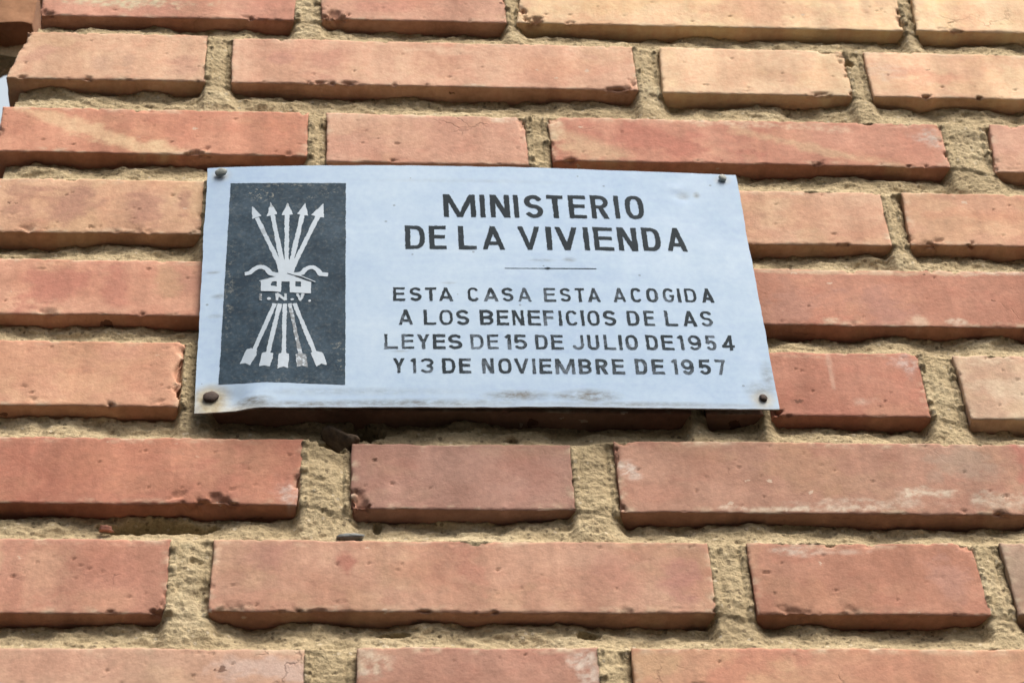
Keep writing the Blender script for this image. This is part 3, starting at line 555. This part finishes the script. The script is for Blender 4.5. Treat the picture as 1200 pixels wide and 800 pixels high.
def build_plate():
    nu, nv = 302, 191
    u, v = np.meshgrid(np.linspace(0, PW, nu + 1), np.linspace(0, PH, nv + 1))
    # slightly nibbled edges
    eu = .035 * fbm(v / 1.3, 0 * v, 0, 61, 4); ev = .03 * fbm(u / 1.3, 0 * u, 3, 62, 4)
    uu = u + eu * (np.clip(1 - u / .4, 0, 1) + np.clip(1 - (PW - u) / .4, 0, 1)); vv = v + ev * (np.clip(1 - v / .4, 0, 1) + np.clip(1 - (PH - v) / .4, 0, 1))
    dent = .008 * fbm(u / 4, v / 4, 0, 63, 3)
    for du, dv_, dr, dd in ((2.0, .8, .8, -.16), (3.1, .55, .7, .10), (26.9, 17.0, .5, -.05), (26.6, 17.6, .4, .03)):
        dent = dent + dd * np.exp(-((u - du) ** 2 + (v - dv_) ** 2) / dr ** 2)
    n_ = len(NAIL)
    rust = np.zeros_like(u)
    for i, (a, b) in enumerate(NAIL):
        r = np.sqrt((u - a) ** 2 + ((v - b) * 1.1) ** 2)
        wgt = (.4, .3, .65, 1.1)[i]; rad = (.8, .7, .95, 1.35)[i]
        dn = np.where(v < b, .25, 0) * np.exp(-((u - a) / .5) ** 2) * np.exp(-np.clip(b - v, 0, 9) / 1.5)
        rust = np.maximum(rust, wgt * ss((rad - r) / rad * 1.3) + dn * wgt)
    rust += .55 * ss((.9 - v) / .8) * ss((4.5 - u) / 2.5)
    rust += .18 * ss((.5 - v) / .5)
    wear = np.zeros_like(u)
    for a, b, ra, rb, q in ((20.3, .8, 1.6, .5, 1.2), (16.6, .8, 1.8, .4, 1.1), (19, .8, 1, .3, .7), (2.9, .5, 1.2, .45, 1.1), (11, .3, 6, .3, .9), (29.4, 1.4, .9, .7, .7), (1.0, 1.2, .9, .8, .6), (18.5, 11.1, .8, .12, .6), (20, 11.2, .4, .2, .7), (26.9, 17.0, .4, .35, .6), (27.7, 17.1, .2, .3, 1.0), (29.9, 2.4, .4, 1.2, .6), (.6, 10.4, .4, .12, .7), (1.0, 8.5, .5, .2, .6), (.8, 7.0, .4, .15, .6), (6, .25, 4, .25, .9), (23, .25, 6, .2, .7), (8, 1.1, 6, .3, .35), (15, 17.8, 6, .2, .2), (13.3, 9.2, .4, .1, .7), (10.5, 4.0, .5, .1, .6)):
        wear = np.maximum(wear, q * np.clip(1.2 - np.sqrt(((u - a) / ra) ** 2 + ((v - b) / rb) ** 2), 0, 1))
    fr = on_plate(uu, vv, dent).reshape(-1, 3); bk = on_plate(uu, vv, dent - .09).reshape(-1, 3)
    N = len(fr); W_ = nu + 1
    ii, jj = np.meshgrid(np.arange(nv), np.arange(nu), indexing='ij'); q = (ii * W_ + jj).ravel()
    f1 = np.stack([q, q + 1, q + W_ + 1, q + W_], 1); f2 = f1[:, ::-1] + N
    per = [j for j in range(nu + 1)] + [i * W_ + nu for i in range(1, nv + 1)] + [nv * W_ + j for j in range(nu - 1, -1, -1)] + [i * W_ for i in range(nv - 1, 0, -1)]
    per = np.array(per); nx = np.roll(per, -1)
    # rim gets its own vertices so the edge stays crisp
    rim = np.concatenate([fr[per], bk[per]]); P_ = len(per); k = np.arange(P_); kn = (k + 1) % P_
    f3 = np.stack([k, k + P_, kn + P_, kn], 1) + 2 * N
    V = np.concatenate([fr, bk, rim]); F = np.concatenate([f1, f2, f3])
    at = lambda q, r: np.concatenate([q.ravel(), q.ravel() * 0, np.full(2 * P_, r)])
    return V, F, dict(rust=at(rust, .6), wear=at(wear, .9)), (u, v, dent)
V, Fq, AT, _ = build_plate()
plate = mesh_obj('plate', V, Fq, PLATE, plaque, True, None, AT)

# ---- flat painted shapes cut from distance fields
def seg_d(X, Y, p, q, hw, caps=0.0):
    d = np.array(q, float) - np.array(p, float); L = np.hypot(*d) + 1e-9; d = d / L
    a = (X - p[0]) * d[0] + (Y - p[1]) * d[1]; b = -(X - p[0]) * d[1] + (Y - p[1]) * d[0]
    qa = np.maximum(-caps - a, a - L - caps); qb = np.abs(b) - hw
    return np.where((qa < 0) & (qb < 0), np.maximum(qa, qb), np.hypot(np.maximum(qa, 0), np.maximum(qb, 0)))
def poly_d(X, Y, P):
    P = np.array(P, float); n = len(P); dm = np.full(X.shape, 1e9); ins = np.zeros(X.shape, bool)
    for i in range(n):
        a, b = P[i], P[(i + 1) % n]; e = b - a
        t = np.clip(((X - a[0]) * e[0] + (Y - a[1]) * e[1]) / (e @ e + 1e-12), 0, 1)
        dm = np.minimum(dm, np.hypot(X - a[0] - t * e[0], Y - a[1] - t * e[1]))
        cr = ((a[1] > Y) != (b[1] > Y)) & (X < (b[0] - a[0]) * (Y - a[1]) / (b[1] - a[1] + 1e-12) + a[0])
        ins ^= cr
    return np.where(ins, -dm, dm)
def line_d(X, Y, pts, hw, caps=0.0):
    d = np.full(X.shape, 1e9)
    for i in range(len(pts) - 1):
        if math.dist(pts[i], pts[i + 1]) < 1e-5: continue
        d = np.minimum(d, seg_d(X, Y, pts[i], pts[i + 1], hw, caps if len(pts) == 2 else 0))
    for p in pts[1:-1]: d = np.minimum(d, np.hypot(X - p[0], Y - p[1]) - hw)
    return d
def contour(x0, x1, y0, y1, st, fn, off, fade=0.0, ragged=.012, seed=0):
    """marching squares -> vertices on the plate and polygons"""
    xs = np.arange(x0, x1 + st, st); ys = np.arange(y0, y1 + st, st)
    X, Y = np.meshgrid(xs, ys); D = fn(X, Y)
    D = D + ragged * (fbm(X / .13, Y / .13, 0, 700 + seed, 3) + .8 * vnoise(X / .6, Y / .6, 0, 720 + seed))
    nx = len(xs); V = []; F = []; idx = {}
    def corner(i, j):
        k = (i, j)
        if k not in idx: idx[k] = len(V); V.append((xs[j], ys[i]))
        return idx[k]
    def edge(a, b):
        k = (a, b) if a < b else (b, a)
        if k not in idx:
            da, db = D[a], D[b]; t = da / (da - db); t = min(.98, max(.02, t)) if True else t
            idx[k] = len(V); V.append((xs[a[1]] + t * (xs[b[1]] - xs[a[1]]), ys[a[0]] + t * (ys[b[0]] - ys[a[0]])))
        return idx[k]
    I = D < 0
    any_ = I[:-1, :-1] | I[1:, :-1] | I[:-1, 1:] | I[1:, 1:]
    for i, j in zip(*np.nonzero(any_)):
        cs = [(i, j), (i, j + 1), (i + 1, j + 1), (i + 1, j)]
        ins = [I[c] for c in cs]; s = sum(ins)
        if s == 4: F.append([corner(*c) for c in cs]); continue
        if s == 2 and ins[0] == ins[2]:
            for q in range(4):
                if ins[q]: F.append([corner(*cs[q]), edge(cs[q], cs[(q + 1) % 4]), edge(cs[q], cs[q - 1])])
            continue
        poly = []
        for q in range(4):
            if ins[q]: poly.append(corner(*cs[q]))
            if ins[q] != ins[(q + 1) % 4]: poly.append(edge(cs[q], cs[(q + 1) % 4]))
        if len(poly) > 2: F.append(poly)
    V = np.array(V); P = on_plate(V[:, 0], V[:, 1], off)
    # follow the plate's own dents
    u, v = V[:, 0], V[:, 1]
    dent = .008 * fbm(u / 4, v / 4, 0, 63, 3)
    for du, dv_, dr, dd in ((2.0, .8, .8, -.16), (3.1, .55, .7, .10), (26.9, 17.0, .5, -.05), (26.6, 17.6, .4, .03)):
        dent = dent + dd * np.exp(-((u - du) ** 2 + (v - dv_) ** 2) / dr ** 2)
    P[:, 1] -= dent
    fa = fade(V[:, 0], V[:, 1]) if callable(fade) else np.full(len(V), fade)
    return P, F, fa
def flat(name, mat, parent, parts):
    Vs, Fs, A, n = [], [], [], 0
    for P, F, fa in parts:
        Vs.append(P); Fs += [[q + n for q in f] for f in F]; A.append(fa); n += len(P)
    return mesh_obj(name, np.concatenate(Vs), Fs, mat, parent, True, None, dict(fade=np.concatenate(A)))

# ---- block capitals drawn as strokes
def arc(cx, cy, rx, ry, a0, a1, n=20):
    return [(cx + rx * math.cos(math.radians(a0 + (a1 - a0) * i / n)), cy + ry * math.sin(math.radians(a0 + (a1 - a0) * i / n))) for i in range(n + 1)]
def sup(cx, cy, rx, ry, a0, a1, n=36, p=2.7):
    o = []
    for i in range(n + 1):
        t = math.radians(a0 + (a1 - a0) * i / n); c, s = math.cos(t), math.sin(t)
        o.append((cx + rx * math.copysign(abs(c) ** (2 / p), c), cy + ry * math.copysign(abs(s) ** (2 / p), s)))
    return o
def strokes(ch, w, h, t):
    s = t / 2; o = .3 * t
    if ch == 'I': return [[(w / 2, 0), (w / 2, h)]]
    if ch == '1': return [[(w - s, 0), (w - s, h)], [(w - s, h - s * .6), (w - s - max(t * 1.1, w - t), h * .80)]]
    if ch in 'EFL':
        r = [[(s, 0), (s, h)]]
        if ch != 'F': r.append([(0, s), (w, s)])
        if ch != 'L': r += [[(0, h - s), (w, h - s)], [(0, h * .53), (w * .93, h * .53)]]
        return r
    if ch == 'T': return [[(0, h - s), (w, h - s)], [(w / 2, 0), (w / 2, h)]]
    if ch == 'N': return [[(s, 0), (s, h)], [(w - s, 0), (w - s, h)], [(s * 1.25 - o * .3, h + o), (w - s * 1.25 + o * .3, -o)]]
    if ch == 'M': return [[(s, 0), (s, h)], [(w - s, 0), (w - s, h)], [(s * 1.3 - o * .3, h + o), (w / 2 + o * .4, 0 - o)], [(w - s * 1.3 + o * .3, h + o), (w / 2 - o * .4, 0 - o)]]
    if ch == 'V': return [[(s * .9 - o * .3, h + o), (w / 2 + o * .35, -o)], [(w - s * .9 + o * .3, h + o), (w / 2 - o * .35, -o)]]
    if ch == 'A': return [[(s * .9 - o * .3, -o), (w / 2 + o * .35, h + o)], [(w - s * .9 + o * .3, -o), (w / 2 - o * .35, h + o)], [(w * .22, h * .27), (w * .78, h * .27)]]
    if ch == 'Y': return [[(s - o * .5, h + o), (w / 2, h * .42)], [(w - s + o * .5, h + o), (w / 2, h * .42)], [(w / 2, 0), (w / 2, h * .46)]]
    if ch == 'D': return [[(s, 0), (s, h)], [(0, s), (w * .45, s)] , [(0, h - s), (w * .45, h - s)], sup(w * .45, h / 2, w * .55 - s, h / 2 - s, -90, 90)]
    if ch == 'O': return [sup(w / 2, h / 2, w / 2 - s, h / 2 - s, 0, 180), sup(w / 2, h / 2, w / 2 - s, h / 2 - s, 170, 370)]
    if ch == 'C': return [sup(w / 2, h / 2, w / 2 - s, h / 2 - s, 38, 322)]
    if ch == 'G': return [sup(w / 2, h / 2, w / 2 - s, h / 2 - s, 40, 335) + [(w - s, h * .45)], [(w * .55, h * .45), (w, h * .45)]]
    ry = (h - t) / 4
    if ch == 'S': return [arc(w / 2, h - s - ry, w / 2 - s, ry, 22, 270) + arc(w / 2, s + ry, w / 2 - s, ry, 90, -158)]
    if ch == '3': return [arc(w / 2, h - s - ry, w / 2 - s, ry, 160, -90) , arc(w / 2, s + ry, w / 2 - s, ry, 90, -160)]
    if ch == '5': return [[(w * .95, h - s), (s * 1.3, h - s)], [(s * 1.4, h), (s * 1.2, h * .44)], [(s * 1.2, h * .47)] + arc(w / 2, h * .33, w / 2 - s, h * .33 - s, 125, -155)]
    if ch == '9': return [arc(w / 2, h * .67, w / 2 - s, h * .33 - s, 0, 360, 30), [(w - s, h * .67)] + arc(w / 2, h * .40, w / 2 - s, h * .40 - s, 0, -140)]
    if ch == '4': return [[(w * .72, 0), (w * .72, h)], [(w * .72, h - s), (s, h * .26)], [(0, h * .26), (w, h * .26)]]
    if ch == '7': return [[(0, h - s), (w, h - s)], [(w - s, h - s * .4), (w * .35, -o)]]
    if ch == 'U': return [[(s, h)] + [(s, h * .4)] + sup(w / 2, h * .4, w / 2 - s, h * .4 - s, 180, 360) + [(w - s, h)]]
    if ch == 'J': return [[(w - s, h), (w - s, h * .36)] + arc(w / 2, h * .32, w / 2 - s, h * .32 - s, 0, -165)]
    b = [[(s, 0), (s, h)], [(0, h - s), (w * .5, h - s)], [(0, h * .5), (w * .5, h * .5)], arc(w * .5, (h - s + h * .5) / 2, w * .5 - s, (h * .5 - s) / 2, -90, 90)]
    if ch == 'R': return b + [[(w * .5, h * .5), (w - s * .9, -o)]]
    if ch == 'B': return b + [[(0, s), (w * .5, s)], arc(w * .5, (s + h * .5) / 2, w * .5 - s * .9, (h * .5 - s) / 2, -90, 90)]
    raise KeyError(ch)
def letter(ch, u0, u1, v0, v1, t, fade, seed):
    if ch == 'I': c = (u0 + u1) / 2; u0, u1 = c - t / 2, c + t / 2
    if ch == '1': u0 = min(u0, u1 - t * 1.9)
    w_, h_ = u1 - u0, v1 - v0
    st = strokes(ch, w_, h_, t)
    def fn(X, Y):
        x, y = X - u0, Y - v0
        d = np.full(X.shape, 1e9)
        for p in st: d = np.minimum(d, line_d(x, y, p, t / 2))
        return np.maximum(d, np.maximum(np.maximum(-x, x - w_), np.maximum(-y, y - h_)))
    return contour(u0 - .06, u1 + .06, v0 - .06, v1 + .06, .024, fn, .014, fade, .016, seed)
rng = random.Random(11)
def text_line(tab, t, label, fades):
    parts = []
    for i, (ch, a, b, c, d) in enumerate(tab):
        f = fades + rng.uniform(-.12, .12)
        parts.append(letter(ch, a, b, c, d, t * rng.uniform(.94, 1.06), lambda x, y, f=f, c=c, d=d, g=rng.uniform(-.1, .2): f + g * (d - y) / (d - c), i + int(a * 7)))
    o = flat('lettering', INK, plaque, parts); o['label'] = label
text_line(L1, .285, 'large dark capitals reading MINISTERIO', -.1)
text_line(L2, .285, 'large dark capitals reading DE LA VIVIENDA', -.05)
text_line(L3, .165, 'small capitals reading ESTA CASA ESTA ACOGIDA', .2)
text_line(L4, .168, 'small capitals reading A LOS BENEFICIOS DE LAS', .15)
text_line(L5, .168, 'small capitals reading LEYES DE 15 DE JULIO DE 1954', .3)
text_line(L6, .175, 'small faded capitals reading Y 13 DE NOVIEMBRE DE 1957', .28)
r0, r1, r2 = RULE
def rule_fn(X, Y):
    hw = np.where(X < r1[0], .018, .03)
    base = np.interp(X, [r0[0], r1[0], r2[0]], [r0[1], r1[1], r2[1]])
    d = np.maximum(np.abs(Y - base) - hw, np.maximum(r0[0] - X, X - r2[0]))
    dia = (np.abs(X - r1[0]) / .24 + np.abs(Y - base) / .10 - 1) * .08
    return np.minimum(d, dia)
flat('divider_rule', INK, plaque, [contour(r0[0] - .1, r2[0] + .1, r0[1] - .25, r2[1] + .25, .02, rule_fn, .014, .2, .006, 3)])

# ---- dark panel with the emblem
pn = PANEL
def pan_fade(x, y):
    f = .12 + 0 * x
    for a, b, ra, rb, q in ((3.2, 16.5, .9, .5, 1.0), (2.7, 16.9, .5, .4, .8), (6.8, 16.8, .6, .5, .45), (7.2, 17.2, .4, .3, .5), (7.3, 4.3, .4, .5, .7), (7.4, 3.2, .3, .8, .6), (1.5, 9, .3, 5, .45), (4.5, 1.9, 3, .3, .35), (5.9, 16.3, .5, .3, .4), (4.6, 17.4, 3, .25, .5)):
        f = np.maximum(f, q * np.clip(1.25 - np.hypot((x - a) / ra, (y - b) / rb), 0, 1))
    return f
panel = flat('emblem_panel', PANELM, plaque, [contour(1.0, 7.95, 1.4, 17.8, .04, lambda X, Y: poly_d(X, Y, pn), .014, pan_fade, .016, 5)])
def bbox(pts, m=.2):
    p = np.array(pts); return p[:, 0].min() - m, p[:, 0].max() + m, p[:, 1].min() - m, p[:, 1].max() + m
HEADS, SHAFTS, LOWS, FEAS = [HEAD0, HEAD1, HEAD2, HEAD3, HEAD4], [SHAFT0, SHAFT1, SHAFT2, SHAFT3, SHAFT4], [LOW0, LOW1, LOW2, LOW3, LOW4], [FEA0, FEA1, FEA2, FEA3, FEA4]
for i in range(5):
    fade_hi = lambda x, y, i=i: np.where(y > 15.5, .55 if i in (1, 2) else .1, .06) + (.35 * (np.abs(y - 13.3) < .5) if i == 0 else 0)
    fade_lo = lambda x, y, i=i: np.clip(.85 - .25 * (np.abs(y - 4) < .2), 0, 1) * np.where(y < 7.3, 1, .3) if i == 3 else .1 + 0 * x
    up = lambda X, Y, i=i: np.minimum(poly_d(X, Y, HEADS[i]), line_d(X, Y, SHAFTS[i], .125))
    lo = lambda X, Y, i=i: np.minimum(poly_d(X, Y, FEAS[i]), line_d(X, Y, LOWS[i], .115 if i != 3 else .10))
    flat('arrow', EMB, panel, [contour(*bbox(HEADS[i] + SHAFTS[i]), .03, up, .020 + .003 * i, fade_hi, .022, 30 + i)])
    flat('arrow_tail', EMB, panel, [contour(*bbox(LOWS[i] + FEAS[i]), .03, lo, .020 + .003 * i, fade_lo, .02, 40 + i)])
yk = lambda X, Y: np.minimum(np.minimum(line_d(X, Y, HOOKL, .15), line_d(X, Y, HOOKR, .15)), poly_d(X, Y, NECK))
flat('yoke', EMB, panel, [contour(*bbox(HOOKL + HOOKR + NECK, .3), .03, yk, .036, .05, .018, 51)])
def house_fn(X, Y):
    d = np.minimum(poly_d(X, Y, BODY), line_d(X, Y, EAVEL, .03))
    d = np.maximum(d, -poly_d(X, Y, WINL)); d = np.maximum(d, -poly_d(X, Y, WINR))
    return d
flat('house', EMB, panel, [contour(*bbox(BODY), .024, house_fn, .044, .05, .012, 52)])
gapl = [(q[0] - .01, q[1] - .01) for q in ROOFLINE]
flat('roof_line', INK, panel, [contour(*bbox(ROOFLINE), .02, lambda X, Y: line_d(X, Y, gapl, .022), .049, 0, .006, 53)])
flat('eave_line', EMB, panel, [contour(*bbox(ROOFLINE), .02, lambda X, Y: np.maximum(line_d(X, Y, [(q[0] + .02, q[1] + .055) for q in ROOFLINE], .03), 5.1 - X), .052, .1, .006, 54)])
def ini_fn(X, Y):
    d = line_d(X, Y, INI_I, .085); d = np.minimum(d, line_d(X, Y, INI_V, .075))
    for sg in ((0, 1), (1, 2), (2, 3)): d = np.minimum(d, line_d(X, Y, [INI_N[sg[0]], INI_N[sg[1]]], .07))
    for q in DOTS: d = np.minimum(d, np.hypot(X - q[0], Y - q[1]) - .095)
    return d
ini = flat('initials', EMB, panel, [contour(*bbox(INI_I + INI_N + INI_V + DOTS), .02, ini_fn, .044, lambda x, y: np.where(x < 3.45, .9, .25), .022, 55)])
ini['label'] = 'small worn pale initials I.N.V.'

# ---- nails
def nail(u, v, rad, lift, tilt, mat, label, sq=1.0, shank=2.6):
    c = on_plate(np.array([u]), np.array([v]))[0]
    prof = [(0, .10), (.35, .098), (.7, .08), (.92, .045), (1.0, .0), (.97, -.06), (.80, -.10)]
    V, F = [], []; n = 22
    rot = Matrix.Rotation(math.radians(tilt[0]), 3, 'X') @ Matrix.Rotation(math.radians(tilt[1]), 3, 'Z')
    for (r, hgt) in prof + [(.38, -.11), (.36, -lift - .3), (.34, -shank)]:
        for k in range(n):
            a = 2 * math.pi * k / n; wob = 1 + .07 * math.sin(2 * a + u) + .04 * math.sin(5 * a + v)
            p = rot @ Vector((r * rad * wob * math.cos(a) * sq, -(hgt if hgt > -.2 else hgt), r * rad * wob * math.sin(a)))
            V.append((c[0] + p.x, c[1] - lift + p.y, c[2] + p.z))
    m_ = len(prof) + 3
    for i in range(m_ - 1):
        for k in range(n): F.append([i * n + k, i * n + (k + 1) % n, (i + 1) * n + (k + 1) % n, (i + 1) * n + k])
    F.append([(m_ - 1) * n + k for k in range(n)])
    o = mesh_obj('nail', V, F, mat, plaque, True); o['label'] = label
nail(*NAILS[0], .30, .20, (14, -10), GREY, 'grey nail with raised head at the top left corner', 1.1)
nail(*NAILS[1], .24, .14, (6, 6), GREY, 'grey round nail at the top right corner')
nail(*NAILS[2], .23, .08, (-4, 8), RUST, 'small dark rusty nail at the bottom right corner')
nail(*NAILS[3], .38, .10, (0, 0), RUST, 'large rusty nail in a rust stain at the bottom left corner', 1.02)

# ------------------------------------------------------------------ small things caught in the joints
def lump(name, label, cat, c, size, rot, mat, seed, cols=None, taper=0):
    V, F = [], []; nu, nv = 28, 18
    for i in range(nv + 1):
        th = math.pi * i / nv
        for j in range(nu):
            ph = 2 * math.pi * j / nu
            V.append((math.sin(th) * math.cos(ph), math.sin(th) * math.sin(ph), math.cos(th)))
    V = np.array(V)
    f = np.abs(V).max(1); V = V / (f[:, None] ** .85)
    V *= (1 + .28 * fbm(V[:, 0] * 1.3 + seed, V[:, 1] * 1.3, V[:, 2] * 1.3, seed, 4))[:, None]
    V[:, 1:] *= (1 - taper * (V[:, :1] * .5 + .5))
    V = V * np.array(size) * .5
    Rm = np.array(Matrix.Rotation(math.radians(rot[1]), 3, 'Y') @ Matrix.Rotation(math.radians(rot[0]), 3, 'X') @ Matrix.Rotation(math.radians(rot[2]), 3, 'Z'))
    V = V @ Rm.T + np.array(c)
    for i in range(nv):
        for j in range(nu): F.append([i * nu + j, i * nu + (j + 1) % nu, (i + 1) * nu + (j + 1) % nu, (i + 1) * nu + j])
    cc = None if cols is None else np.tile(srgb(*cols), (len(V), 1))
    o = mesh_obj(name, V, F, mat, None, True, cc); o['label'] = label; o['category'] = cat
    # origin at the thing
    me = o.data; off = Vector((c[0] * .01, c[1] * .01, c[2] * .01 + UP)); me.transform(Matrix.Translation(-off)); o.location = off
    return o
m = Mat('brown_slate'); SLATE = m.out(m.ramp(m.noise(240, 5, .7), [(.3, (.045, .032, .026)), (.7, (.17, .12, .075))]), .8, m.bump(m.noise(400, 4, .6), .5, .0008), .3)
m = Mat('blue_grey_stone'); STONE = m.out(m.ramp(m.noise(200, 5, .7), [(.3, (.15, .17, .18)), (.7, (.27, .29, .29))]), .85, m.bump(m.noise(400, 4, .6), .5, .0008), .3)
lump('stone_splinter', 'dark brown pointed stone splinter in the mortar hole below the plaque', 'stone', (-9.1, .45, -6.95), (1.9, .8, .28), (-30, 30, 8), SLATE, 3, None, -.75)
lump('pebble', 'blue grey pebble set in the mortar under the chipped mauve brick', 'pebble', (-8.5, .30, -13.72), (1.2, .5, .24), (0, -2, 0), STONE, 5)
lump('brick_crumb', 'small red brick crumb in the mortar below a wide brick on the left', 'brick crumb', (-20.4, .42, -13.15), (.6, .4, .24), (20, 10, 0), CLAY, 9, (172, 122, 106))
